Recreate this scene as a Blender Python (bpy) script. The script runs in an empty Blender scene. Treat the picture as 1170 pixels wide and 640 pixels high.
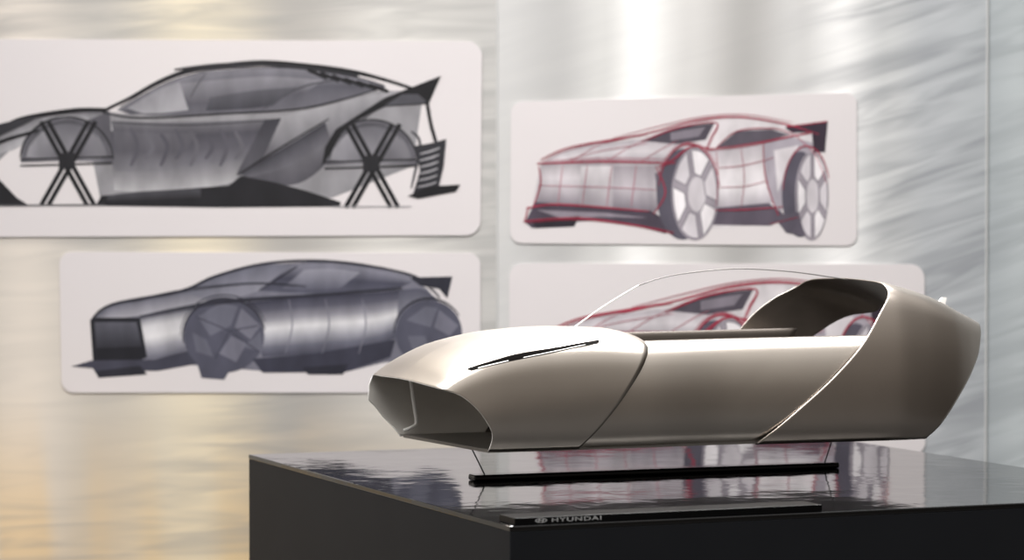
import bpy, bmesh, math, random
from mathutils import Vector, Matrix
from mathutils.geometry import tessellate_polygon
random.seed(4)
sc = bpy.context.scene
COL = sc.collection
F = 3204.0; HZ = 243.0; CAMZ = 1.45; TOP = 1.0
sc.view_settings.view_transform = 'Standard'

# ------------------------------------------------------------------ helpers
def lin(c):
    out = []
    for v in c[:3]:
        v = v/255.0
        out.append(v/12.92 if v <= .04045 else ((v+.055)/1.055)**2.4)
    return (out[0], out[1], out[2], 1.0)

def interp(pts):
    xs = [p[0] for p in pts]; ys = [p[1] for p in pts]; n = len(xs)
    d = [(ys[i+1]-ys[i])/(xs[i+1]-xs[i]) for i in range(n-1)]
    m = [d[0]] + [0 if d[i-1]*d[i] <= 0 else 2*d[i-1]*d[i]/(d[i-1]+d[i]) for i in range(1, n-1)] + [d[-1]]
    def f(x):
        if x <= xs[0]: return ys[0]
        if x >= xs[-1]: return ys[-1]
        i = 0
        while x > xs[i+1]: i += 1
        h = xs[i+1]-xs[i]; t = (x-xs[i])/h
        return (2*t**3-3*t*t+1)*ys[i]+(t**3-2*t*t+t)*h*m[i]+(-2*t**3+3*t*t)*ys[i+1]+(t**3-t*t)*h*m[i+1]
    return f

def catmull(pts, k=8):
    out = []; n = len(pts)
    if n < 3: return [tuple(p) for p in pts]
    for i in range(n-1):
        p0 = pts[max(i-1, 0)]; p1 = pts[i]; p2 = pts[i+1]; p3 = pts[min(i+2, n-1)]
        for j in range(k):
            t = j/k
            out.append(tuple(.5*((2*b)+(-a+c)*t+(2*a-5*b+4*c-d)*t*t+(-a+3*b-3*c+d)*t**3) for a, b, c, d in zip(p0, p1, p2, p3)))
    out.append(tuple(pts[-1]))
    return out

def link(o, parent=None):
    COL.objects.link(o)
    if parent: o.parent = parent
    return o

def mesh_obj(name, verts, faces, mats, parent=None, smooth=True):
    me = bpy.data.meshes.new(name)
    me.from_pydata([tuple(v) for v in verts], [], faces)
    for m in (mats if isinstance(mats, (list, tuple)) else [mats]): me.materials.append(m)
    if smooth:
        for p in me.polygons: p.use_smooth = True
    me.update()
    return link(bpy.data.objects.new(name, me), parent)

def box_obj(name, x0, x1, y0, y1, z0, z1, mat, parent=None, bevel=0, seg=2):
    bm = bmesh.new()
    bmesh.ops.create_cube(bm, size=1)
    for v in bm.verts:
        v.co = Vector((x0+(v.co.x+.5)*(x1-x0), y0+(v.co.y+.5)*(y1-y0), z0+(v.co.z+.5)*(z1-z0)))
    if bevel:
        bmesh.ops.bevel(bm, geom=bm.edges[:], offset=bevel, segments=seg, affect='EDGES', profile=.5)
    me = bpy.data.meshes.new(name); bm.to_mesh(me); bm.free(); me.materials.append(mat)
    return link(bpy.data.objects.new(name, me), parent)

def tube(name, pts, r, mat, parent=None, k=6, smooth_k=8):
    P = [Vector(p) for p in catmull(pts, smooth_k)]
    verts = []; faces = []
    up = Vector((0, 1, 0))
    for i, p in enumerate(P):
        t = (P[min(i+1, len(P)-1)]-P[max(i-1, 0)]).normalized()
        a = t.cross(up)
        if a.length < .05: a = t.cross(Vector((1, 0, 0)))
        a.normalize(); b = a.cross(t)
        for j in range(k):
            th = 2*math.pi*j/k
            verts.append(p+a*math.cos(th)*r+b*math.sin(th)*r)
    for i in range(len(P)-1):
        for j in range(k):
            faces.append((i*k+j, i*k+(j+1) % k, (i+1)*k+(j+1) % k, (i+1)*k+j))
    faces.append(tuple(range(k))[::-1]); faces.append(tuple(range((len(P)-1)*k, len(P)*k)))
    return mesh_obj(name, verts, faces, mat, parent)

def empty(name, loc, rz=0):
    o = bpy.data.objects.new(name, None); o.location = loc; o.rotation_euler = (0, 0, rz)
    o.empty_display_size = .05
    return link(o)

def tag(o, label=None, cat=None, group=None, kind=None):
    if label: o['label'] = label
    if cat: o['category'] = cat
    if group: o['group'] = group
    if kind: o['kind'] = kind
    return o

# ------------------------------------------------------------------ materials
def mat(name, col, rough=.5, metal=0.0, ior=1.5, noise=None, bump=0, nscale=40, spec=.5, bdist=.001):
    m = bpy.data.materials.new(name); m.use_nodes = True
    nt = m.node_tree; b = nt.nodes['Principled BSDF']
    b.inputs['Base Color'].default_value = lin(col)
    b.inputs['Roughness'].default_value = rough; b.inputs['Metallic'].default_value = metal
    b.inputs['IOR'].default_value = ior; b.inputs['Specular IOR Level'].default_value = spec
    tc = nt.nodes.new('ShaderNodeTexCoord'); nz = nt.nodes.new('ShaderNodeTexNoise')
    nz.inputs['Scale'].default_value = nscale; nz.inputs['Detail'].default_value = 3
    nt.links.new(tc.outputs['Object'], nz.inputs['Vector'])
    if noise:
        mx = nt.nodes.new('ShaderNodeMix'); mx.data_type = 'RGBA'
        mx.inputs['A'].default_value = lin(col); mx.inputs['B'].default_value = lin(noise)
        nt.links.new(nz.outputs['Fac'], mx.inputs['Factor'])
        nt.links.new(mx.outputs['Result'], b.inputs['Base Color'])
    if bump:
        bp = nt.nodes.new('ShaderNodeBump'); bp.inputs['Strength'].default_value = bump; bp.inputs['Distance'].default_value = bdist
        nt.links.new(nz.outputs['Fac'], bp.inputs['Height']); nt.links.new(bp.outputs['Normal'], b.inputs['Normal'])
    return m

M_metal = mat('satin_champagne_metal', (221, 212, 202), .30, 1.0, noise=(215, 205, 195), nscale=25)
M_tail = mat('satin_champagne_metal_shaded', (209, 198, 188), .31, 1.0, noise=(203, 192, 182), nscale=25)  # same car metal, the tail's shade put into a darker base colour
M_inner = mat('shaded_inner_metal', (92, 84, 78), .5, .6, noise=(82, 75, 69))  # shade inside the shells put into a dark colour
M_nose_in = mat('nose_inner_metal', (200, 196, 190), .5, .25, noise=(190, 186, 180))
M_under = mat('dark_underside', (124, 120, 115), .45, .4, noise=(114, 110, 105))
M_bright = mat('white_lit_edge', (252, 250, 248), .35, .0)  # matte white, the brightness of lit edges put into the colour
M_wire = mat('thin_steel_wire', (130, 127, 124), .3, .9)
M_vent = mat('dark_vent', (20, 18, 17), .9, 0, spec=.05)
M_ptop = mat('gloss_black_lacquer_top', (11, 11, 12), .05, 0, ior=1.72, noise=(15, 15, 16), nscale=10, bump=1.0, bdist=.0009)
M_pside = mat('charcoal_lacquer_side', (31, 32, 35), .45, 0, ior=1.5, noise=(36, 37, 40), nscale=8, spec=.06)
M_bar = mat('gloss_black_bar', (8, 8, 9), .15, 0, noise=(11, 11, 12), spec=.3)
M_plate = mat('dark_plate', (8, 8, 9), .3, 0, noise=(11, 11, 12), spec=.12)
M_rod = mat('dark_steel_rod', (60, 58, 57), .3, .9)
M_white = mat('pale_lettering', (172, 172, 172), .5)
M_board = mat('white_board', (214, 208, 209), .6, 0, noise=(209, 203, 204), nscale=4, spec=.3)
M_floor = mat('grey_floor', (70, 68, 66), .5, 0, noise=(60, 58, 57), nscale=3)
M_trim = mat('pale_seam', (190, 190, 189), .5)

def draw_mat():
    m = bpy.data.materials.new('marker_ink'); m.use_nodes = True
    nt = m.node_tree; b = nt.nodes['Principled BSDF']; b.inputs['Roughness'].default_value = .6
    b.inputs['Specular IOR Level'].default_value = .25
    a = nt.nodes.new('ShaderNodeVertexColor'); a.layer_name = 'Ink'
    tc = nt.nodes.new('ShaderNodeTexCoord'); nz = nt.nodes.new('ShaderNodeTexNoise'); nz.inputs['Scale'].default_value = 22
    mp = nt.nodes.new('ShaderNodeMapping'); mp.inputs['Scale'].default_value = (1.0, 1, .5); mp.inputs['Rotation'].default_value = (0, .3, 0)
    mr = nt.nodes.new('ShaderNodeMapRange'); mr.inputs['From Min'].default_value = .3; mr.inputs['From Max'].default_value = .7
    mr.inputs['To Min'].default_value = .8; mr.inputs['To Max'].default_value = 1.12
    mx = nt.nodes.new('ShaderNodeVectorMath'); mx.operation = 'SCALE'
    nt.links.new(tc.outputs['Object'], mp.inputs['Vector']); nt.links.new(mp.outputs['Vector'], nz.inputs['Vector'])
    nt.links.new(nz.outputs['Fac'], mr.inputs['Value'])
    nt.links.new(a.outputs['Color'], mx.inputs[0]); nt.links.new(mr.outputs['Result'], mx.inputs['Scale'])
    nt.links.new(mx.outputs['Vector'], b.inputs['Base Color'])
    return m
M_ink = draw_mat()

WY = 6.10
def wx(px): return (px-585)/F*WY
def wz(py): return CAMZ-(py-HZ)/F*WY

def wall_mat(name, stops, ripple, ang, amount, zone_px, warm_glow=None):
    # woven sheet: columns of light and dim bands put into the colour, plus ripples of the weave
    m = bpy.data.materials.new(name); m.use_nodes = True
    nt = m.node_tree; N = nt.nodes; L = nt.links; b = N['Principled BSDF']
    tc = N.new('ShaderNodeTexCoord')
    def noise(scale, rot=0, detail=3, dist=0):
        m1 = N.new('ShaderNodeMapping'); m1.inputs['Rotation'].default_value = (0, rot, 0)
        mp = N.new('ShaderNodeMapping'); mp.inputs['Scale'].default_value = scale
        nz = N.new('ShaderNodeTexNoise'); nz.inputs['Scale'].default_value = 1; nz.inputs['Detail'].default_value = detail
        nz.inputs['Distortion'].default_value = dist
        L.new(tc.outputs['Object'], m1.inputs['Vector']); L.new(m1.outputs['Vector'], mp.inputs['Vector']); L.new(mp.outputs['Vector'], nz.inputs['Vector'])
        return nz.outputs['Fac']
    def rng(src, a, b_, c, d):
        r = N.new('ShaderNodeMapRange'); r.interpolation_type = 'SMOOTHSTEP'
        r.inputs['From Min'].default_value = a; r.inputs['From Max'].default_value = b_
        r.inputs['To Min'].default_value = c; r.inputs['To Max'].default_value = d
        L.new(src, r.inputs['Value']); return r.outputs['Result']
    def math_(op, a, b_):
        r = N.new('ShaderNodeMath'); r.operation = op
        for i, s in enumerate((a, b_)):
            if isinstance(s, (int, float)): r.inputs[i].default_value = s
            else: L.new(s, r.inputs[i])
        return r.outputs[0]
    sx = N.new('ShaderNodeSeparateXYZ'); L.new(tc.outputs['Object'], sx.inputs[0])
    X = sx.outputs['X']; Z = sx.outputs['Z']
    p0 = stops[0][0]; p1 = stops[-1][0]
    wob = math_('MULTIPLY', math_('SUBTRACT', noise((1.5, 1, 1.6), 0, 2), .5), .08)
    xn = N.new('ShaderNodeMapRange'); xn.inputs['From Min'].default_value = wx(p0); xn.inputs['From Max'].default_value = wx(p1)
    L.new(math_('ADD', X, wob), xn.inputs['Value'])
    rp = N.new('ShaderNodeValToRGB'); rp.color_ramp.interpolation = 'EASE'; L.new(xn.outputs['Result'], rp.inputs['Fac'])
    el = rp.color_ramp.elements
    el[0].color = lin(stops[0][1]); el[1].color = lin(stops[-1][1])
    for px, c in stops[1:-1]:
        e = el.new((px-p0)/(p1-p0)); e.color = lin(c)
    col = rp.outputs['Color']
    if warm_glow:  # warm light low on the wall, tinted into the colour
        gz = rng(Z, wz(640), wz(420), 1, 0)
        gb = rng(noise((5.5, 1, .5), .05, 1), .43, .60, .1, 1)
        g = N.new('ShaderNodeMix'); g.data_type = 'RGBA'; g.inputs['B'].default_value = lin(warm_glow)
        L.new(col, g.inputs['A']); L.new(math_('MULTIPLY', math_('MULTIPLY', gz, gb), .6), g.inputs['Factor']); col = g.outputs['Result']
    streak = noise((3.0, 1, 26), math.radians(ang), 2, 1.1)
    fine = noise((12, 1, 55), math.radians(ang), 2, .4)
    zone = math_('ADD', math_('MULTIPLY', rng(X, wx(zone_px[0]), wx(zone_px[1]), 0, 1), rng(noise((1.6, 1, 1.2), .4, 1), .38, .58, .2, 1)), .12)
    st = math_('MULTIPLY', math_('ADD', math_('MULTIPLY', rng(streak, .28, .76, 0, 1), .95), math_('MULTIPLY', fine, .15)), zone)
    c2 = N.new('ShaderNodeMix'); c2.data_type = 'RGBA'; c2.inputs['B'].default_value = lin(ripple)
    L.new(col, c2.inputs['A']); L.new(math_('MULTIPLY', st, amount), c2.inputs['Factor'])
    L.new(c2.outputs['Result'], b.inputs['Base Color'])
    b.inputs['Roughness'].default_value = .55; b.inputs['Specular IOR Level'].default_value = .3
    bp = N.new('ShaderNodeBump'); bp.inputs['Strength'].default_value = .05; bp.inputs['Distance'].default_value = .01
    L.new(streak, bp.inputs['Height']); L.new(bp.outputs['Normal'], b.inputs['Normal'])
    return m
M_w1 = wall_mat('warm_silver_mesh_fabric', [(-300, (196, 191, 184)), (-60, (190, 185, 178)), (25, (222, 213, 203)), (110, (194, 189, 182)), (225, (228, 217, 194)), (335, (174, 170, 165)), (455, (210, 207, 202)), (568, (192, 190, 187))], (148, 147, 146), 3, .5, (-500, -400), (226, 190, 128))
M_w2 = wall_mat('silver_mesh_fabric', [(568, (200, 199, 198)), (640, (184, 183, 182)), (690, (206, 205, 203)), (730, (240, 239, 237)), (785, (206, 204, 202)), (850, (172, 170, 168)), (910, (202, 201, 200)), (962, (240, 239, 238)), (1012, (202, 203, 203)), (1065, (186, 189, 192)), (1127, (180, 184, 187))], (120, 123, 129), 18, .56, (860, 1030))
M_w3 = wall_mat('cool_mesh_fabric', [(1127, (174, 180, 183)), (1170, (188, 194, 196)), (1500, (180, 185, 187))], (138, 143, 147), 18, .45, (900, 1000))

# ------------------------------------------------------------------ setting
xs = [-4.0, wx(568), wx(1127), 4.0]
verts = []; faces = []
for i, (a, b_, dy) in enumerate(((xs[0], xs[1], 0), (xs[1], xs[2], 0), (xs[2], xs[3], .004))):
    n = len(verts)
    verts += [(a, WY+dy, 0), (b_, WY+dy, 0), (b_, WY+dy, 3.2), (a, WY+dy, 3.2),
              (a, WY+.12, 0), (b_, WY+.12, 0), (b_, WY+.12, 3.2), (a, WY+.12, 3.2)]
    faces += [(n, n+1, n+2, n+3), (n+5, n+4, n+7, n+6), (n+4, n, n+3, n+7), (n+1, n+5, n+6, n+2), (n+3, n+2, n+6, n+7), (n+4, n+5, n+1, n)]
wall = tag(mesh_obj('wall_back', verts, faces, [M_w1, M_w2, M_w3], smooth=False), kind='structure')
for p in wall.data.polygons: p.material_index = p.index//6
for i, px in enumerate((568, 1127)):
    tag(box_obj('trim_%d' % (i+1), wx(px)-.002, wx(px)+.002, WY-.002, WY+.01, 0, 3.2, M_trim, bevel=.0008), kind='structure')
tag(box_obj('floor', -4, 4, -1.5, WY+.12, -.1, 0, M_floor), kind='structure')

# ------------------------------------------------------------------ plinth
AL = math.radians(22.2)
P0 = Vector((-.003, 4.014, 0)); E = Vector((math.cos(AL), math.sin(AL), 0)); NN = Vector((-math.sin(AL), math.cos(AL), 0))
pl = tag(empty('display_plinth', (P0.x, P0.y, 0), AL), 'large glossy black lacquered square plinth carrying the metal car model', 'plinth')
PLX, PLY = 1.19, 1.29
box_obj('body', .0006, PLX-.0006, .0006, PLY-.0006, 0, TOP-.008, M_pside, pl, .0015)
box_obj('top_panel', 0, PLX, 0, PLY, TOP-.008, TOP, M_ptop, pl, .0015)

# ------------------------------------------------------------------ car model
YAW = math.radians(21)
KS = 1.0255                                   # final size of the model relative to the working drawing below
CARO = Vector((-.1752, 4.530, TOP))           # working drawing origin
CARL = Vector((-.1797, 4.6455, TOP))          # where the model stands
ZSH = -.0115
car = tag(empty('car_model', CARL, YAW), 'hollow satin champagne metal car model with thin arched roofline, raised over black plinth', 'car model')
def proj(p):
    x = CARO.x+p.x*math.cos(YAW)-p.y*math.sin(YAW); y = CARO.y+p.x*math.sin(YAW)+p.y*math.cos(YAW)
    return 585+F*x/y, HZ+F*(CAMZ-TOP-p.z)/y

def sec(pts, n=40):
    P = catmull(pts, 10)
    d = [0]
    for i in range(1, len(P)): d.append(d[-1]+math.hypot(P[i][0]-P[i-1][0], P[i][1]-P[i-1][1]))
    out = []; j = 0
    for i in range(n+1):
        s = d[-1]*i/n
        while j < len(d)-2 and d[j+1] < s: j += 1
        t = (s-d[j])/max(d[j+1]-d[j], 1e-9)
        out.append((P[j][0]+(P[j+1][0]-P[j][0])*t, P[j][1]+(P[j+1][1]-P[j][1])*t))
    out[-1] = tuple(pts[-1])
    return out
NS = 52
secA = sec([(.90, 0), (.97, .14), (1, .335), (1.0, .6), (.988, .78), (.945, .875), (.76, .93), (.38, .98), (0, 1)], NS)
secB = sec([(.90, 0), (.965, .14), (1, .4), (.99, .65), (.955, .8), (.87, .89), (.68, .95), (.38, .985), (0, 1)], NS)
secT = sec([(.89, 0), (.957, .08), (.988, .2), (1, .4), (.985, .62), (.945, .8), (.9, .89), (.81, .95), (.6, .985), (0, 1)], NS)
secS = sec([(.85, 0), (.922, .1), (.968, .28), (.974, .55), (.945, .78), (.893, .92), (.82, .985), (.76, 1.0), (.735, .97), (.73, .85), (.73, .3)], 60)
hw = interp([(-.03, .178), (.1, .189), (.35, .191), (.5, .184), (.7, .188), (.8, .190), (.86, .183), (.92, .166), (.96, .146), (1.0, .120), (1.04, .092)])
ztF = interp([(-.03, .177), (-.012, .182), (0, .190), (.02, .206), (.0475, .223), (.09, .242), (.17, .258), (.26, .263), (.36, .259)])
ztT = interp([(.5, .344), (.80, .338), (.84, .330), (.886, .317), (.93, .301), (.962, .287), (1.0, .273), (1.035, .258)])
ZB = .074
XfF = interp([(0, .070), (.14, .073), (.335, .060), (.6, .032), (.8, .006), (.93, -.006), (1, -.010)])
XeF = interp([(0, .235), (.25, .278), (.475, .311), (.75, .345), (.9, .356), (1, .345)])
dNose = interp([(0, -.022), (.25, -.044), (.5, -.042), (.75, -.013), (.9, .006), (1, 0)])
XfT = interp([(0, .55), (.2, .616), (.39, .678), (.6, .7345), (.8, .772), (.918, .794), (1, .802)])
dFar = interp([(0, -.03), (.6, -.055), (.72, -.050), (.85, -.030), (.95, -.003), (1, 0)])
XeT = interp([(0, .868), (.1, .893), (.29, .930), (.5, .967), (.7, .994), (.87, 1.006), (.95, 1.012), (1, 1.03)])

def front_pt(t, side, u):
    i = u*NS; k = min(int(i), NS-1); f = i-k
    def ev(S): return (S[k][0]*(1-f)+S[k+1][0]*f, S[k][1]*(1-f)+S[k+1][1]*f)
    a = ev(secA); b_ = ev(secB)
    c = a[0]*(1-t)+b_[0]*t; v = a[1]*(1-t)+b_[1]*t
    dx = dNose(v)*c if side > 0 else .014*c*(1-v)
    X = (XfF(v)+dx)*(1-t)+XeF(v)*t
    return Vector((X, side*hw(X)*c, ZB+(ztF(X)-ZB)*v))

def full_rows():
    return [(-1, i/NS) for i in range(NS+1)] + [(1, 1-i/NS) for i in range(1, NS+1)]

def solid(o, th, offset=-1, inner=1, rim=0):
    s = o.modifiers.new('thickness', 'SOLIDIFY'); s.thickness = th; s.offset = offset; s.material_offset = inner; s.use_even_offset = False
    s.material_offset_rim = rim
    return o

rows = full_rows(); NT = 44
verts = []; faces = []
for i in range(NT+1):
    t = i/NT; t = t**1.3
    for (sd, u) in rows: verts.append(front_pt(t, sd, u))
R = len(rows)
for i in range(NT):
    for j in range(R-1):
        faces.append((i*R+j, i*R+j+1, (i+1)*R+j+1, (i+1)*R+j))
fs = mesh_obj('front_shell', verts, [f[::-1] for f in faces], [M_metal, M_nose_in, M_bright], car)
solid(fs, .0016, rim=2)

# side panels
XsF = lambda v: XeF(min(v*.95, 1))-.035
XsE = lambda v: XfT(min(v*.66, 1))+.035
ktop = max(range(len(secS)), key=lambda k: secS[k][1])
for sd in (-1, 1):
    verts = []; faces = []; n1 = len(secS); nt = 40
    for i in range(nt+1):
        t = i/nt
        for k, (c, v) in enumerate(secS):
            X = XsF(v)*(1-t)+XsE(v)*t
            g = 1+.010*max(0, 1-t/.6)*(1 if v < .8 else max(0, (1-v)/.2))
            verts.append((X, sd*hw(X)*c*g, ZB+(.2435+.003*t-ZB)*v))
    for i in range(nt):
        for j in range(n1-1):
            f = (i*n1+j, i*n1+j+1, (i+1)*n1+j+1, (i+1)*n1+j)
            faces.append(f if sd > 0 else f[::-1])
    o = mesh_obj('side_panel', verts, faces, [M_metal, M_inner], car)
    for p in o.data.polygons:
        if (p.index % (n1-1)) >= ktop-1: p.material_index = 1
    solid(o, .0018)

# tail shell with an open quarter window on the far flank
NTt = 60; K = 30
thf = interp([(.0, .5), (.5, .46), (.6, .50), (.8, .60), (.9, .70), (.97, .66), (1, .5)])
verts = []; faces = []
def tail_pt(t, sd, u):
    k = min(int(round(u*NS)), NS); c, v = secT[k]
    X = (XfT(v)+(dFar(v) if sd > 0 else 0))*(1-t)+XeT(v)*t
    return Vector((X, sd*hw(X)*c, ZB-.003+(ztT(X)-ZB+.003)*v)), v
vv = []
for i in range(NTt+1):
    for (sd, u) in rows:
        v = secT[int(round(u*NS))][1]
        h = thf(v) if sd > 0 else .5
        t = i/K*h if i <= K else h+(i-K)/(NTt-K)*(1-h)
        p, v = tail_pt(t, sd, u); verts.append(p); vv.append(v)
for i in range(NTt):
    for j in range(R-1):
        sd = rows[j+1][0]
        v0 = vv[j]
        if sd > 0 and j > NS and .56 < vv[j+1] and v0 < .955 and K <= i < NTt-4: continue
        faces.append((i*R+j, i*R+j+1, (i+1)*R+j+1, (i+1)*R+j))
ts = mesh_obj('tail_shell', verts, [f[::-1] for f in faces], [M_tail, M_inner, M_metal], car)
solid(ts, .0016, rim=2)
# tail end panel
ring = [verts[NTt*R+j] for j in range(R)]
cen = Vector((.935, 0, .165)); vs = []; fsx = []
for kk, s in enumerate((.985, .96, .6, .2)):
    for p in ring:
        q = cen+(p-cen)*s; q.x -= (0, .012, .016, .016)[kk]; vs.append(q)
for kk in range(3):
    for j in range(R-1): fsx.append((kk*R+j, kk*R+j+1, (kk+1)*R+j+1, (kk+1)*R+j))
fsx.append(tuple(range(3*R, 4*R)))
mesh_obj('tail_panel', vs, [f[::-1] for f in fsx], M_under, car)

# underbody pan
vs = []; fx = []; n = 30
for i in range(n+1):
    X = .070+(.868-.070)*i/n
    w = hw(X)*(.885 if X < .25 else .86)
    for zz in (ZB-.002, ZB+.003):
        for k in range(9): vs.append((X-.014*(k/4-1)*(1 if i == 0 else 0), w*(k/4-1), zz))
for i in range(n):
    for k in range(8):
        a = i*18+k; fx.append((a, a+1, a+19, a+18)); a += 9; fx.append((a, a+18, a+19, a+1))
    a = i*18; fx.append((a, a+18, a+27, a+9)); a = i*18+8; fx.append((a, a+9, a+27, a+18))
fx.append(tuple([k for k in range(9)]+[9+k for k in range(8, -1, -1)]))
mesh_obj('underbody', vs, fx, M_under, car, smooth=False)

# hood vents: a straight slit with its lit lower edge laid on as a white line, on each shoulder of the hood
cand = []
for i in range(201):
    for j in range(161):
        t = i/200; u = .45+.5*j/160
        cand.append((t, u, proj(front_pt(t, -1, u))))
def find(px, py):
    b = min(cand, key=lambda c: (c[2][0]-px)**2+(c[2][1]-py)**2); return b[0], b[1]
def line_px(pts, n):
    out = []
    for i in range(n+1):
        q = i/n*(len(pts)-1); k = min(int(q), len(pts)-2); f = q-k
        out.append(find(pts[k][0]+(pts[k+1][0]-pts[k][0])*f, pts[k][1]+(pts[k+1][1]-pts[k][1])*f))
    for _ in range(3):
        out = [out[0]]+[((out[i-1][0]+out[i][0]*2+out[i+1][0])/4, (out[i-1][1]+out[i][1]*2+out[i+1][1])/4) for i in range(1, len(out)-1)]+[out[-1]]
    return out
A = line_px([(532, 422), (586, 406), (684, 389)], 24)
B = line_px([(538, 424), (590, 412.5), (685, 392)], 24)
for sd in (-1, 1):
    vs = []; fx = []; edge = []
    for a, b_ in zip(A, B):
        for q in (0, .5, 1):
            p = front_pt(a[0]*(1-q)+b_[0]*q, sd, a[1]*(1-q)+b_[1]*q); vs.append(p+Vector((0, sd*.0006, .0009)))
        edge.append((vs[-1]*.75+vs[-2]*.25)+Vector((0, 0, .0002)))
    for i in range(len(A)-1):
        for k in range(2):
            f = (3*i+k, 3*i+k+1, 3*i+k+4, 3*i+k+3); fx.append(f if sd < 0 else f[::-1])
    mesh_obj('hood_vent', vs, fx, M_vent, car)
    tube('vent_lit_edge', edge[2:11], .0010, M_bright, car, 5, 2)
    tube('vent_lit_edge', edge[13:-2], .0008, M_bright, car, 5, 2)

# mouth inner strip, windscreen edge, roofline edge, tail fin
pts = []
for z, x in ((.168, .056), (.14, .060), (.115, .064), (.096, .066), (.089, .058), (.084, .044)):
    pts.append((x+.012, .164, z))
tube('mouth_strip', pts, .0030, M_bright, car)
tube('windscreen_edge', [(.298, 0, .2605), (.351, 0, .2946), (.414, 0, .3288)], .0012, M_bright, car)  # front stretch of the roof wire, its lit look put into white
tube('roofline_edge', [(.412, 0, .3278), (.452, 0, .3400), (.50, 0, .348), (.592, 0, .355), (.69, 0, .350), (.766, 0, .3405), (.806, 0, .3345)], .0009, M_wire, car)
pf = [(.966, .280), (.992, .270), (.9985, .3020), (.9905, .3020)]
vs = [(x, -.002, z) for x, z in pf]+[(x, .002, z) for x, z in pf]
mesh_obj('roof_fin', vs, [(0, 1, 2, 3), (7, 6, 5, 4), (0, 4, 5, 1), (1, 5, 6, 2), (2, 6, 7, 3), (3, 7, 4, 0)], M_bright, car, smooth=False)
MX = Matrix.Translation((0, 0, ZSH)) @ Matrix.Scale(KS, 4)
for ch in car.children: ch.data.transform(MX)

# ------------------------------------------------------------------ stand
st = tag(empty('display_stand', CARL, YAW), 'low glossy black bar with thin rods holding the car model above the plinth', 'stand')
box_obj('base_bar', .122, .807, -.010, .024, 0.0002, .0105, M_bar, st, .0035, 3)
for X0, X1 in ((.146, .119), (.785, .804)):
    tube('rod', [(X0, .006, .009), ((X0+X1)/2, .006, .035), (X1, .006, .0610)], .0012, M_rod, st)

# ------------------------------------------------------------------ name plate with lettering
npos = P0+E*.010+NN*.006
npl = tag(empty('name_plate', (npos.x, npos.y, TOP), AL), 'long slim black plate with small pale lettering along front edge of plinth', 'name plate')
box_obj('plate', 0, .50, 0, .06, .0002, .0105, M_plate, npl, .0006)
cu = bpy.data.curves.new('txt', 'FONT'); cu.body = 'HYUNDAI'; cu.size = .0084; cu.extrude = .0003; cu.space_character = 1.12
to = bpy.data.objects.new('txt', cu); COL.objects.link(to)
bpy.context.view_layer.update()
dg = bpy.context.evaluated_depsgraph_get()
me = bpy.data.meshes.new_from_object(to.evaluated_get(dg)); bpy.data.objects.remove(to)
xsv = [v.co.x for v in me.vertices]; w0 = min(xsv); w1 = max(xsv)
for v in me.vertices:
    x, y, z = v.co
    v.co = (.058+(x-w0)/(w1-w0)*.078, -.0002-z, .0028+y)
me.materials.clear(); me.materials.append(M_white)
lt = link(bpy.data.objects.new('lettering', me), npl)
vs = []; fx = []; n = 28
for i in range(n):
    th = 2*math.pi*i/n
    for s in (1, .78): vs.append((.041+.0092*s*math.cos(th), -.0004, .0057+.0034*s*math.sin(th)))
for i in range(n):
    j = (i+1) % n; fx.append((2*i, 2*j, 2*j+1, 2*i+1))
for quad in ([(.0145, .0030), (.0168, .0030), (.0188, .0080), (.0165, .0080)], [(.0210, .0030), (.0233, .0030), (.0253, .0080), (.0230, .0080)], [(.0172, .0049), (.0232, .0047), (.0236, .0060), (.0176, .0059)]):
    fx.append(tuple(range(len(vs), len(vs)+4)))
    for x, z in quad: vs.append((x+.021, -.0004, z+.0002))
mesh_obj('emblem', vs, fx, M_white, npl, smooth=False)

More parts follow.
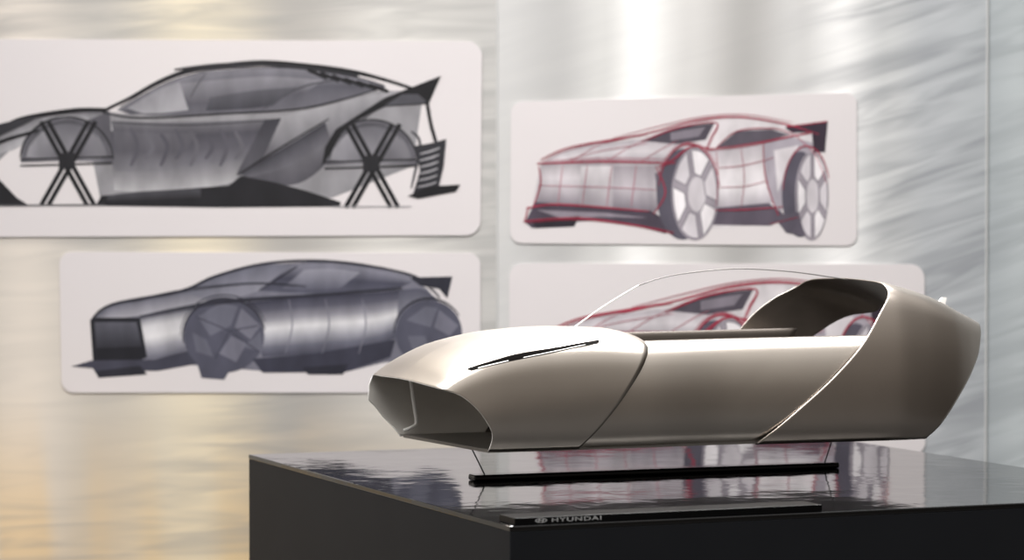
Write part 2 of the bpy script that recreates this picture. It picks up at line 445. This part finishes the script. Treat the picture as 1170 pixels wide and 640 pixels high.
# ------------------------------------------------------------------ sketch boards
class Ink:
    def __init__(s, T=None):
        s.v = []; s.f = []; s.c = []; s.layer = 0; s.T = T or (lambda p: p)
    def put(s, p):
        x, y = s.T(p)
        s.v.append((wx(x), -s.layer*.00002, wz(y))); return len(s.v)-1
    def poly(s, pts, col, curve=False):
        s.layer += 1
        if curve: pts = catmull(list(pts)+[pts[0]], 5)[:-1]
        ids = [s.put(p) for p in pts]
        for t in tessellate_polygon([[Vector((p[0], p[1], 0)) for p in pts]]):
            s.f.append(tuple(ids[i] for i in t)); s.c.append([lin(col)]*3)
    def strip(s, top, bot, cols, k=6):
        s.layer += 1
        A = catmull(top, k); B = catmull(bot, k); n = max(len(A), len(B))
        def res(P): return [P[min(int(i*(len(P)-1)/(n-1)+.5), len(P)-1)] for i in range(n)]
        A = res(A); B = res(B); m = len(cols)-1; g = []
        for r in range(m+1):
            q = r/m; g.append([s.put((a[0]*(1-q)+b[0]*q, a[1]*(1-q)+b[1]*q)) for a, b in zip(A, B)])
        for r in range(m):
            for i in range(n-1):
                s.f.append((g[r][i], g[r][i+1], g[r+1][i+1], g[r+1][i]))
                s.c.append([lin(cols[r]), lin(cols[r]), lin(cols[r+1]), lin(cols[r+1])])
    def stroke(s, pts, w, col, taper=True, k=6, up=1):
        s.layer += up
        P = catmull(pts, k); n = len(P); ids = []
        for i in range(n):
            a = P[max(i-1, 0)]; b = P[min(i+1, n-1)]
            dx, dy = b[0]-a[0], b[1]-a[1]; l = math.hypot(dx, dy) or 1
            q = i/(n-1); ww = w*(.35+.65*math.sin(math.pi*min(max(q, .02), .98))**.5) if taper else w
            nx, ny = -dy/l*ww/2, dx/l*ww/2
            ids.append((s.put((P[i][0]+nx, P[i][1]+ny)), s.put((P[i][0]-nx, P[i][1]-ny))))
        for i in range(n-1):
            s.f.append((ids[i][0], ids[i+1][0], ids[i+1][1], ids[i][1])); s.c.append([lin(col)]*4)
    def loose(s, pts, w, col, n=3, jit=2.0):
        # a line searched for with several light passes
        for i in range(n):
            r = random.Random(i*13+len(pts)); dx = r.uniform(-jit, jit); dy = r.uniform(-jit, jit)
            s.stroke([(x+dx+r.uniform(-.6, .6), y+dy+r.uniform(-.6, .6)) for x, y in pts], w*(1 if i == 0 else .5), col)
    def ell(s, cx, cy, rx, ry, col, n=36):
        s.poly([(cx+rx*math.cos(2*math.pi*i/n), cy+ry*math.sin(2*math.pi*i/n)) for i in range(n)], col)
    def sector(s, cx, cy, rx, ry, a0, a1, cin, cout):
        a = [(cx+.08*rx*math.cos(math.radians(a0+(a1-a0)*i/14)), cy+.08*ry*math.sin(math.radians(a0+(a1-a0)*i/14))) for i in range(15)]
        b = [(cx+rx*math.cos(math.radians(a0+(a1-a0)*i/14)), cy+ry*math.sin(math.radians(a0+(a1-a0)*i/14))) for i in range(15)]
        s.strip(a, b, [cin, cout], 1)
    def arc(s, cx, cy, rx, ry, a0, a1, w, col):
        s.stroke([(cx+rx*math.cos(math.radians(a0+(a1-a0)*i/14)), cy+ry*math.sin(math.radians(a0+(a1-a0)*i/14))) for i in range(15)], w, col, k=3)
    def petals(s, cx, cy, rx, ry, n, cols, r0=.28, r1=.88, gap=.16, ph=0, edge=None):
        for k in range(n):
            a0 = 2*math.pi*(k+gap)/n+ph; a1 = 2*math.pi*(k+1-gap)/n+ph
            i0 = a0+(a1-a0)*.12; i1 = a1-(a1-a0)*.12
            pts = [(cx+rx*r0*math.cos(a), cy+ry*r0*math.sin(a)) for a in (i1, i0)]
            for q in range(6):
                a = a0+(a1-a0)*q/5; pts.append((cx+rx*r1*math.cos(a), cy+ry*r1*math.sin(a)))
            s.poly(pts, cols[k % len(cols)])
            if edge: s.stroke(pts+[pts[0]], 1.3, edge, False, 1)
    def build(s, parent, org):
        me = bpy.data.meshes.new('drawing')
        me.from_pydata([(x-org[0], y, z-org[1]) for x, y, z in s.v], [], s.f)
        ca = me.color_attributes.new('Ink', 'FLOAT_COLOR', 'CORNER'); i = 0
        for p, cs in zip(me.polygons, s.c):
            for li, c in zip(p.loop_indices, cs): ca.data[li].color = c
        me.materials.append(M_ink)
        return link(bpy.data.objects.new('drawing', me), parent)

GRP = 'car design sketch boards on the wall'
BT = .004
def board(corners, rad, ink, label, off=.0001):
    cx = sum(p[0] for p in corners)/4; cy = sum(p[1] for p in corners)/4
    org = (wx(cx), wz(cy))
    o = tag(empty('sketch_board', (org[0], WY-BT+off, org[1])), label, 'sketch board', GRP)
    out = []
    for i in range(4):
        p = Vector(corners[i]); a = (Vector(corners[i-1])-p).normalized(); b = (Vector(corners[(i+1) % 4])-p).normalized()
        c = p+(a+b)*rad
        for k in range(9):
            th = math.pi/2*k/8
            out.append(c-b*rad*math.cos(th)-a*rad*math.sin(th))
    vs = [(wx(p.x)-org[0], 0, wz(p.y)-org[1]) for p in out]; n = len(vs)
    vs += [(x, BT, z) for x, y, z in vs]
    fx = [tuple(range(n))[::-1], tuple(range(n, 2*n))]
    for i in range(n): j = (i+1) % n; fx.append((i, j, j+n, i+n))
    b_ = mesh_obj('panel', vs, fx, M_board, o, smooth=False)
    bm = bmesh.new(); bm.from_mesh(b_.data); bmesh.ops.recalc_face_normals(bm, faces=bm.faces); bm.to_mesh(b_.data); bm.free()
    d = ink.build(o, org); d.location.y = -.0002
    return o

# --- sketch one: dark side view with cross spoke wheels and tall wing
BK = (26, 25, 28)
def sketch_side():
    k = Ink()
    k.poly([(-48, 168), (0, 146), (40, 131), (118, 127), (160, 132), (300, 126), (430, 104), (468, 104), (482, 120), (476, 160), (472, 190), (380, 226), (115, 226), (100, 150), (60, 138), (20, 165), (-40, 220)], (140, 138, 142))
    k.strip([(126, 138), (180, 140), (240, 139), (305, 136)], [(131, 218), (180, 220), (230, 216), (268, 208)], [(108, 106, 112), (74, 72, 80), (84, 82, 90), (104, 102, 109), (136, 134, 138), (172, 170, 173)])
    k.strip([(130, 150), (180, 152), (225, 152)], [(133, 196), (170, 196), (200, 194)], [(92, 90, 97), (84, 82, 89), (116, 114, 120)])
    k.strip([(305, 137), (360, 124), (420, 110), (465, 104)], [(276, 200), (330, 212), (368, 192), (392, 152)], [(152, 150, 154), (104, 102, 108), (78, 76, 83)])
    k.strip([(303, 137), (322, 135)], [(270, 200), (292, 200)], [(56, 55, 62), (86, 84, 91)])
    for i in range(8): k.stroke([(150+i*17, 147+(i % 3)*3), (158+i*17, 168), (150+i*17, 190-(i % 2)*8)], 5, [(82, 80, 88), (92, 90, 97), (76, 74, 82)][i % 3])
    # sharp crease rising to the rear arch
    k.strip([(276, 196), (320, 172), (372, 140)], [(280, 204), (330, 190), (378, 160)], [(54, 53, 60), (96, 94, 101)])
    k.stroke([(272, 200), (316, 172), (376, 136)], 2.2, BK)
    k.strip([(-40, 165), (10, 142), (60, 129), (126, 127)], [(-40, 178), (15, 172), (70, 137), (130, 150)], [(98, 96, 102), (166, 164, 168)])
    k.poly([(94, 140), (126, 128), (130, 176), (122, 160), (108, 146)], (86, 84, 91))
    # one long low glass area
    k.strip([(134, 126), (176, 102), (216, 86), (262, 80), (330, 78), (390, 86), (440, 98)], [(150, 131), (200, 132), (250, 129), (300, 127), (350, 122), (400, 112), (440, 101)], [(122, 120, 128), (78, 77, 85), (98, 96, 104)])
    k.strip([(146, 124), (180, 104), (206, 94)], [(164, 130), (190, 129), (216, 126)], [(140, 138, 144), (160, 158, 163)])
    k.strip([(206, 96), (300, 88), (370, 92)], [(216, 120), (290, 116), (350, 106)], [(128, 126, 133), (84, 82, 90)])
    k.strip([(240, 112), (290, 104), (340, 100)], [(236, 127), (280, 125), (312, 121)], [(84, 83, 90), (60, 59, 66)])
    k.loose([(118, 127), (148, 112), (182, 94), (216, 81), (255, 74.5), (300, 72), (352, 75), (402, 82), (442, 92), (480, 104)], 4, BK, 3, 1.5)
    k.loose([(138, 124), (180, 99), (216, 85), (255, 79), (330, 77), (402, 88), (440, 99)], 2, (50, 49, 54), 2, 1.5)
    k.stroke([(200, 80), (260, 74), (330, 76), (410, 87)], 4, (45, 44, 48))
    k.loose([(118, 128), (160, 134), (250, 130), (350, 123), (432, 102)], 2.4, (40, 39, 43), 2, 1.2)
    k.stroke([(236, 84), (226, 98), (218, 112)], 1.2, (70, 69, 75))
    k.stroke([(300, 126), (345, 100), (395, 90)], 2.2, (70, 69, 75))
    k.stroke([(128, 140), (210, 143), (305, 138)], 1.4, (62, 61, 67))
    for i in range(6): k.stroke([(352+i*14, 80+i*3.4), (374+i*14, 90+i*3)], 4, BK, False)
    k.poly([(110, 235), (116, 224), (160, 219), (210, 216), (262, 212), (276, 201), (312, 208), (350, 218), (390, 231), (388, 236), (250, 237)], (32, 31, 35))
    k.strip([(124, 223), (180, 218), (230, 216)], [(122, 230), (180, 228), (230, 226)], [(72, 71, 77), (40, 39, 43)])
    for cx, cy in ((77, 184), (424, 187)):
        k.sector(cx, cy, 52, 49, 178, 362, (136, 134, 140), (92, 90, 97))
        k.sector(cx, cy, 46, 44, 186, 238, (96, 94, 101), (140, 138, 144))
        k.sector(cx, cy, 46, 44, 300, 352, (80, 78, 85), (118, 116, 122))
        k.arc(cx, cy, 53, 50, 184, 268, 3.0, (45, 44, 48)); k.arc(cx, cy, 53, 50, 262, 358, 2.6, (45, 44, 48))
        k.arc(cx+1, cy+1, 49, 46, 190, 330, 1.4, (60, 59, 64))
        k.arc(cx, cy, 45, 43, 205, 320, 1.6, (80, 79, 85))
        for d in (-4.2, 4.2):
            k.stroke([(cx-25+d, cy-45), (cx+27+d, cy+50)], 5, BK, False)
            k.stroke([(cx+29+d, cy-45), (cx-25+d, cy+50)], 5, BK, False)
        for d in (-3.6, 3.6): k.stroke([(cx-53, cy+2+d), (cx+52, cy-1+d)], 2.0, BK, False)
        k.poly([(cx-9, cy-9), (cx+9, cy-9), (cx+9, cy+9), (cx-9, cy+9)], (36, 35, 39))
    k.poly([(368, 190), (372, 168), (384, 148), (440, 112), (504, 87), (490, 119), (440, 122), (405, 139), (390, 154), (378, 176)], (26, 25, 28))
    k.poly([(440, 121), (490, 118), (478, 108), (460, 108)], (74, 73, 79))
    k.stroke([(488, 116), (492, 140), (498, 162)], 4, BK, False)
    k.stroke([(470, 150), (480, 165), (470, 215)], 3, (60, 59, 64))
    # dark rear bumper with a few lighter slots
    k.poly([(474, 167), (492, 164), (510, 159), (507, 190), (500, 220), (484, 226), (472, 222), (480, 195)], (44, 43, 48))
    for i in range(6): k.stroke([(480-i*.6, 176+i*7.6), (492-i*.2, 173+i*7.6), (503-i*.8, 169+i*7.8)], 2.2, (150, 148, 152))
    k.poly([(466, 224), (490, 213), (526, 211), (521, 219), (478, 227)], BK)
    k.loose([(-40, 165), (0, 149), (30, 135), (86, 126), (122, 126)], 4.2, BK, 3, 1.6)
    k.stroke([(-40, 186), (0, 163), (46, 149)], 4, BK)
    k.poly([(-30, 150), (8, 140), (50, 131), (30, 142), (0, 156)], (50, 49, 54))
    k.poly([(-40, 196), (0, 205), (20, 226), (34, 235), (-40, 233)], (34, 33, 37))
    k.stroke([(-40, 235), (120, 234)], 3, (90, 88, 92)); k.stroke([(380, 236), (470, 236)], 2, (150, 148, 152))
    return k

# --- sketch three: slate blue three quarter view
def sketch_slate():
    k = Ink(); D = (44, 44, 54)
    k.poly([(104, 366), (128, 348), (212, 332), (245, 316), (300, 303), (360, 299), (420, 304), (468, 315), (488, 330), (515, 362), (526, 385), (500, 412), (440, 414), (400, 424), (300, 424), (230, 418), (165, 413), (108, 412)], (112, 111, 123))
    k.strip([(108, 363), (128, 348), (170, 340), (206, 333)], [(108, 366), (150, 362), (200, 354), (248, 346)], [(94, 94, 107), (160, 158, 166)])
    k.strip([(206, 333), (245, 316), (300, 303), (332, 302)], [(250, 347), (266, 342), (285, 336), (296, 332)], [(104, 104, 117), (134, 133, 144)])
    k.strip([(334, 303), (380, 303), (420, 307), (478, 320)], [(296, 332), (340, 335), (390, 335), (452, 330)], [(122, 121, 133), (66, 66, 80), (80, 80, 94)])
    k.strip([(348, 308), (380, 307), (412, 311)], [(322, 330), (360, 331), (388, 330)], [(136, 135, 146), (88, 88, 102)])
    k.strip([(280, 346), (350, 339), (420, 335), (456, 332)], [(300, 408), (360, 404), (420, 398), (452, 386)], [(54, 54, 68), (84, 83, 96), (140, 138, 147), (206, 204, 207), (160, 159, 167), (100, 100, 113), (68, 68, 82)])
    k.strip([(160, 363), (195, 356), (262, 346)], [(166, 410), (195, 406), (214, 398)], [(92, 92, 105), (192, 190, 194), (208, 206, 209), (150, 149, 158), (100, 100, 113)])
    k.strip([(456, 332), (480, 330), (498, 340)], [(452, 384), (462, 372), (482, 348)], [(80, 80, 94), (140, 139, 149)])
    k.poly([(103, 366), (108, 363), (160, 363), (168, 408), (160, 412), (106, 412)], (30, 30, 37))
    k.strip([(108, 368), (156, 368)], [(110, 398), (162, 396)], [(86, 86, 96), (46, 46, 54)])
    k.poly([(81, 419), (104, 412), (176, 411), (214, 401), (236, 414), (180, 424), (146, 424), (112, 431), (106, 421)], (62, 62, 75))
    k.poly([(110, 424), (160, 418), (168, 428), (112, 432)], (40, 40, 49))
    k.ell(256, 384, 46, 42, (78, 78, 92))
    k.poly([(222, 404), (296, 400), (272, 418), (262, 424), (256, 434), (230, 432), (226, 418)], (76, 76, 90))
    for pts, c in (([(226, 362), (252, 346), (272, 350), (264, 372), (240, 384)], (98, 98, 111)), ([(276, 352), (298, 372), (286, 388), (268, 374)], (112, 111, 124)), ([(298, 378), (300, 402), (276, 396), (288, 388)], (96, 96, 109)), ([(264, 384), (282, 392), (270, 414), (250, 404)], (108, 107, 120)), ([(220, 380), (236, 388), (244, 408), (224, 402)], (94, 94, 107))): k.poly(pts, c)
    for pts in ([(224, 362), (262, 378), (296, 372)], [(262, 378), (246, 410)], [(262, 378), (296, 402)]): k.stroke(pts, 1.4, (60, 60, 73), False, 1)
    k.arc(256, 384, 47, 43, 170, 350, 2.6, D); k.arc(256, 383, 50, 46, 180, 340, 1.4, D)
    k.poly([(288, 410), (360, 404), (452, 388), (446, 408), (395, 425), (300, 426)], (54, 54, 67))
    k.poly([(345, 420), (398, 416), (392, 428), (352, 428)], (40, 40, 50))
    k.ell(490, 381, 38, 38, (78, 78, 92))
    for pts, c in (([(464, 366), (486, 350), (500, 352), (492, 374)], (98, 98, 111)), ([(502, 354), (524, 372), (514, 384), (496, 374)], (106, 105, 118)), ([(466, 384), (486, 384), (496, 412), (474, 408)], (94, 94, 107))): k.poly(pts, c)
    k.arc(490, 381, 40, 40, 180, 330, 2.6, D)
    k.poly([(468, 317), (517, 316), (511, 341), (502, 330), (480, 326)], (42, 42, 52))
    k.loose([(104, 366), (128, 348), (206, 333), (245, 316), (300, 302), (360, 298), (420, 304), (474, 317), (502, 340)], 2.6, D, 3, 1.4)
    k.loose([(150, 345), (212, 332), (290, 324), (350, 328)], 1.4, D, 2, 1.2)
    k.loose([(160, 363), (250, 346), (370, 337), (460, 330)], 2.8, D, 2, 1.4)
    k.stroke([(296, 332), (318, 318), (340, 304)], 2.0, D)
    for x in (330, 372, 414): k.stroke([(x, 342), (x+4, 372), (x-4, 404)], 1.4, (116, 115, 127))
    return k

# --- sketches in red pencil
def sketch_red(T=None, RD=(146, 44, 66), g=.95):
    k = Ink(T); DK = (74, 66, 78); R2 = (166, 100, 113)
    k.poly([(606, 240), (618, 187), (650, 170), (735, 157), (790, 138), (842, 134), (895, 141), (932, 152), (942, 190), (925, 240), (880, 256), (800, 262), (700, 252)], (204, 198, 201))
    k.strip([(618, 188), (690, 186), (768, 187)], [(612, 234), (690, 238), (750, 242)], [(160, 153, 158), (196, 190, 194), (172, 165, 171), (120, 113, 122)])
    k.strip([(664, 190), (700, 190)], [(662, 234), (700, 237)], [(204, 199, 202), (150, 143, 150)])
    k.strip([(700, 190), (750, 190)], [(700, 237), (744, 240)], [(150, 143, 149), (180, 173, 179), (122, 115, 124)])
    k.strip([(618, 187), (650, 171), (700, 163), (742, 160), (800, 168)], [(618, 188), (660, 187), (700, 186), (740, 186), (768, 187)], [(178, 171, 177), (204, 198, 202), (158, 151, 158)])
    k.poly([(732, 161), (772, 146), (816, 141), (806, 160), (772, 165)], (76, 70, 80))
    k.poly([(766, 152), (806, 145), (798, 156), (766, 161)], (124, 117, 127))
    k.poly([(818, 169), (842, 150), (880, 148), (902, 154), (872, 163)], (86, 80, 90))
    k.strip([(806, 173), (860, 166), (900, 160)], [(818, 240), (860, 238), (892, 228)], [(180, 173, 179), (210, 204, 207), (222, 217, 220), (162, 155, 163)])
    k.poly([(872, 163), (902, 156), (930, 164), (908, 205), (890, 246), (876, 215)], (162, 155, 164))
    k.poly([(884, 172), (912, 166), (898, 196), (888, 220)], (204, 198, 202))
    k.poly([(812, 238), (878, 232), (900, 248), (880, 258), (812, 257)], (88, 80, 92))
    k.poly([(600, 254), (611, 231), (690, 237), (744, 241), (770, 257), (760, 267), (730, 259), (690, 252), (640, 254), (608, 261)], (72, 64, 76))
    k.poly([(614, 240), (690, 243), (740, 249), (690, 248), (640, 249)], (136, 128, 138))
    k.poly([(608, 252), (662, 247), (656, 259), (611, 261)], (42, 38, 46))
    k.poly([(748, 198), (772, 190), (766, 240), (752, 240)], (104, 96, 106))
    W = [(226, 221, 224), (200, 194, 199)]
    k.ell(780, 222, 30, 52, (84, 80, 92)); k.ell(794, 222, 27, 53, (150, 143, 151)); k.ell(796, 222, 10, 20, (196, 190, 195))
    k.petals(794, 222, 26, 52, 6, W, .46, .97, .09, .25, (112, 105, 115))
    k.ell(914, 222, 21, 49, (84, 80, 92)); k.ell(927, 224, 19, 51, (150, 143, 151)); k.ell(928, 224, 7, 19, (196, 190, 195))
    k.petals(928, 224, 18, 50, 6, W, .46, .97, .09, .5, (112, 105, 115))
    k.poly([(884, 248), (912, 242), (920, 270), (898, 266)], (90, 84, 96))
    k.poly([(896, 146), (930, 140), (945, 140), (942, 174), (929, 174), (927, 151), (904, 152)], (52, 42, 54))
    for x in (640, 668, 696, 724): k.stroke([(x+3, 188), (x, 212), (x-3, 236)], .9, R2)
    for x in (650, 690, 730): k.stroke([(x, 186), (x+26, 170), (x+44, 161)], .8, R2)
    k.stroke([(622, 184), (690, 181), (762, 182)], .9, R2)
    k.stroke([(615, 212), (690, 214), (751, 217)], .8, R2)
    k.stroke([(650, 182), (690, 172), (740, 164)], .8, R2)
    k.loose([(614, 187), (690, 185), (772, 186)], 2.6*g, RD, 3, 1.2)
    k.loose([(618, 184), (650, 170), (700, 160), (740, 154)], 1.6*g, RD, 2, 1.2)
    k.loose([(690, 163), (745, 150), (790, 138), (842, 133), (896, 141), (934, 153)], 1.9*g, RD, 2, 1.2)
    k.stroke([(700, 158), (750, 145), (800, 134), (850, 131), (905, 140)], 1.0*g, R2)
    k.loose([(732, 162), (772, 146), (818, 140), (812, 158), (806, 172)], 1.4*g, RD, 2, 1)
    k.loose([(806, 172), (850, 167), (905, 156), (928, 152)], 1.6*g, RD, 2, 1)
    k.stroke([(818, 169), (842, 150), (884, 147), (904, 154)], 1.3*g, RD)
    k.loose([(616, 190), (618, 210), (610, 236)], 1.9*g, RD, 2, 1)
    k.loose([(602, 238), (640, 234), (742, 241)], 2.3*g, RD, 3, 1.3)
    k.loose([(599, 254), (660, 250), (720, 257), (770, 267)], 1.9*g, RD, 2, 1.2)
    k.stroke([(604, 236), (599, 254)], 1.6*g, RD, False)
    k.stroke([(749, 190), (760, 220), (746, 245)], 1.8*g, RD)
    k.loose([(752, 192), (768, 184), (790, 168), (815, 172)], 1.5*g, RD, 2, 1)
    k.arc(787, 222, 35, 57, 190, 350, 1.7*g, RD); k.arc(787, 222, 38, 59, 200, 330, .9, R2)
    k.arc(921, 222, 27, 55, 185, 340, 1.7*g, RD)
    k.loose([(816, 240), (850, 240), (895, 236)], 1.5*g, RD, 2, 1)
    k.loose([(872, 164), (875, 205), (890, 246)], 1.5*g, RD, 2, 1)
    k.stroke([(902, 150), (930, 176), (944, 210)], 1.0, R2)
    k.stroke([(880, 256), (912, 248)], 1.6*g, RD)
    k.stroke([(898, 145), (945, 139)], 1.5*g, RD, False)
    k.stroke([(818, 172), (820, 205), (818, 236)], 1.0, R2)
    k.stroke([(846, 168), (850, 205), (846, 238)], .8, R2)
    k.stroke([(820, 192), (850, 189), (884, 180)], .9, R2)
    k.stroke([(818, 214), (850, 213), (878, 206)], .8, R2)
    return k

board([(-75, 45), (551, 48), (549, 269), (-75, 271)], 17, sketch_side(), 'largest white board showing dark side view car with cross spoke wheels', -.0001)
board([(584, 117), (978, 106), (979, 281), (583, 278)], 13, sketch_red(), 'white board with whole red outlined car sketch, right of the largest board')
board([(68, 288), (549, 289), (549, 449), (70, 449)], 14, sketch_slate(), 'white board with slate blue car sketch, under the largest board')
T4 = lambda p: (585+(p[0]-583)*1.2-4, 300+(p[1]-112)*1.2-4)
board([(582, 301), (1056, 302), (1058, 521), (582, 521)], 16, sketch_red(T4, (156, 44, 66), 1.1), 'white board with red car sketch, partly hidden behind the metal car model')

# ------------------------------------------------------------------ lights
def area(name, loc, target, sx, sy, power, col=(1, 1, 1), spread=180):
    l = bpy.data.lights.new(name, 'AREA'); l.shape = 'RECTANGLE'; l.size = sx; l.size_y = sy; l.energy = power; l.color = col
    l.spread = math.radians(spread)
    o = bpy.data.objects.new(name, l); o.location = loc
    o.rotation_euler = (Vector(target)-Vector(loc)).to_track_quat('-Z', 'Y').to_euler()
    return link(o)
def spot(name, loc, target, power, ang, col, blend=.9, rad=.15):
    l = bpy.data.lights.new(name, 'SPOT'); l.energy = power; l.spot_size = math.radians(ang); l.spot_blend = blend; l.color = col; l.shadow_soft_size = rad
    o = bpy.data.objects.new(name, l); o.location = loc
    o.rotation_euler = (Vector(target)-Vector(loc)).to_track_quat('-Z', 'Y').to_euler()
    return link(o)
area('key_light', (-.6, 3.7, 3.2), (.2, 4.8, 1.2), 2.0, 1.3, 38, (1, .99, .98), 120)
area('back_light', (.1, 5.7, 3.0), (.1, 4.5, 1.2), 2.4, .5, 30, (1, .995, .985), 75)
area('wall_light', (0, 4.3, 3.3), (0, 6.1, 1.3), 4.0, .5, 42, (1, .99, .975))
spot('warm_low', (-1.3, 5.0, .5), (-1.06, 6.1, .80), 6, 48, (1, .74, .38))
spot('warm_high', (-.7, 5.2, 2.7), (-.68, 6.1, 1.95), 3.2, 30, (1, .82, .5))
spot('white_spot', (.28, 5.0, 2.8), (.28, 6.1, 1.98), 3.0, 26, (1, 1, 1), 1)
spot('white_spot', (.72, 5.0, 2.8), (.72, 6.1, 1.98), 3.0, 26, (1, 1, 1), 1)

w = bpy.data.worlds.new('World'); sc.world = w; w.use_nodes = True
nt = w.node_tree; bg = nt.nodes['Background']
tc = nt.nodes.new('ShaderNodeTexCoord'); sx = nt.nodes.new('ShaderNodeSeparateXYZ'); rp = nt.nodes.new('ShaderNodeValToRGB')
mr = nt.nodes.new('ShaderNodeMapRange'); mr.inputs['From Min'].default_value = -1; mr.inputs['From Max'].default_value = 1
nt.links.new(tc.outputs['Generated'], sx.inputs[0]); nt.links.new(sx.outputs['Z'], mr.inputs['Value']); nt.links.new(mr.outputs['Result'], rp.inputs['Fac'])
e = rp.color_ramp.elements; e[0].position = 0; e[0].color = (.03, .028, .026, 1); e[1].position = 1; e[1].color = (.95, .935, .91, 1)
a = e.new(.45); a.color = (.10, .086, .073, 1); a = e.new(.52); a.color = (.215, .19, .165, 1); a = e.new(.60); a.color = (.44, .41, .375, 1); a = e.new(.72); a.color = (.82, .795, .765, 1)
# world shaped: dimmed right to darken the tail, raised left to brighten the nose
m2 = nt.nodes.new('ShaderNodeValToRGB'); m3 = nt.nodes.new('ShaderNodeMapRange')
m3.inputs['From Min'].default_value = -1; m3.inputs['From Max'].default_value = 1
nt.links.new(sx.outputs['X'], m3.inputs['Value']); nt.links.new(m3.outputs['Result'], m2.inputs['Fac'])
e = m2.color_ramp.elements; e[0].position = .05; e[0].color = (.85, .85, .85, 1); e[1].position = .97; e[1].color = (.20, .20, .20, 1)
a = e.new(.45); a.color = (.62, .62, .62, 1); a = e.new(.76); a.color = (.62, .62, .62, 1)
m4 = nt.nodes.new('ShaderNodeMath'); m4.operation = 'MULTIPLY'; m4.inputs[1].default_value = 1.6
nt.links.new(m2.outputs['Color'], m4.inputs[0]); nt.links.new(m4.outputs[0], bg.inputs['Strength'])
nt.links.new(rp.outputs['Color'], bg.inputs['Color'])

# ------------------------------------------------------------------ camera
cd = bpy.data.cameras.new('Camera'); cd.sensor_width = 36; cd.lens = 36*F/1170
co = bpy.data.objects.new('Camera', cd); co.location = (0, 0, CAMZ)
co.rotation_euler = (math.pi/2-math.atan(77/F), 0, 0); link(co)
cd.dof.use_dof = True; cd.dof.focus_distance = 4.55; cd.dof.aperture_fstop = 4.0
cd.clip_end = 50
sc.camera = co
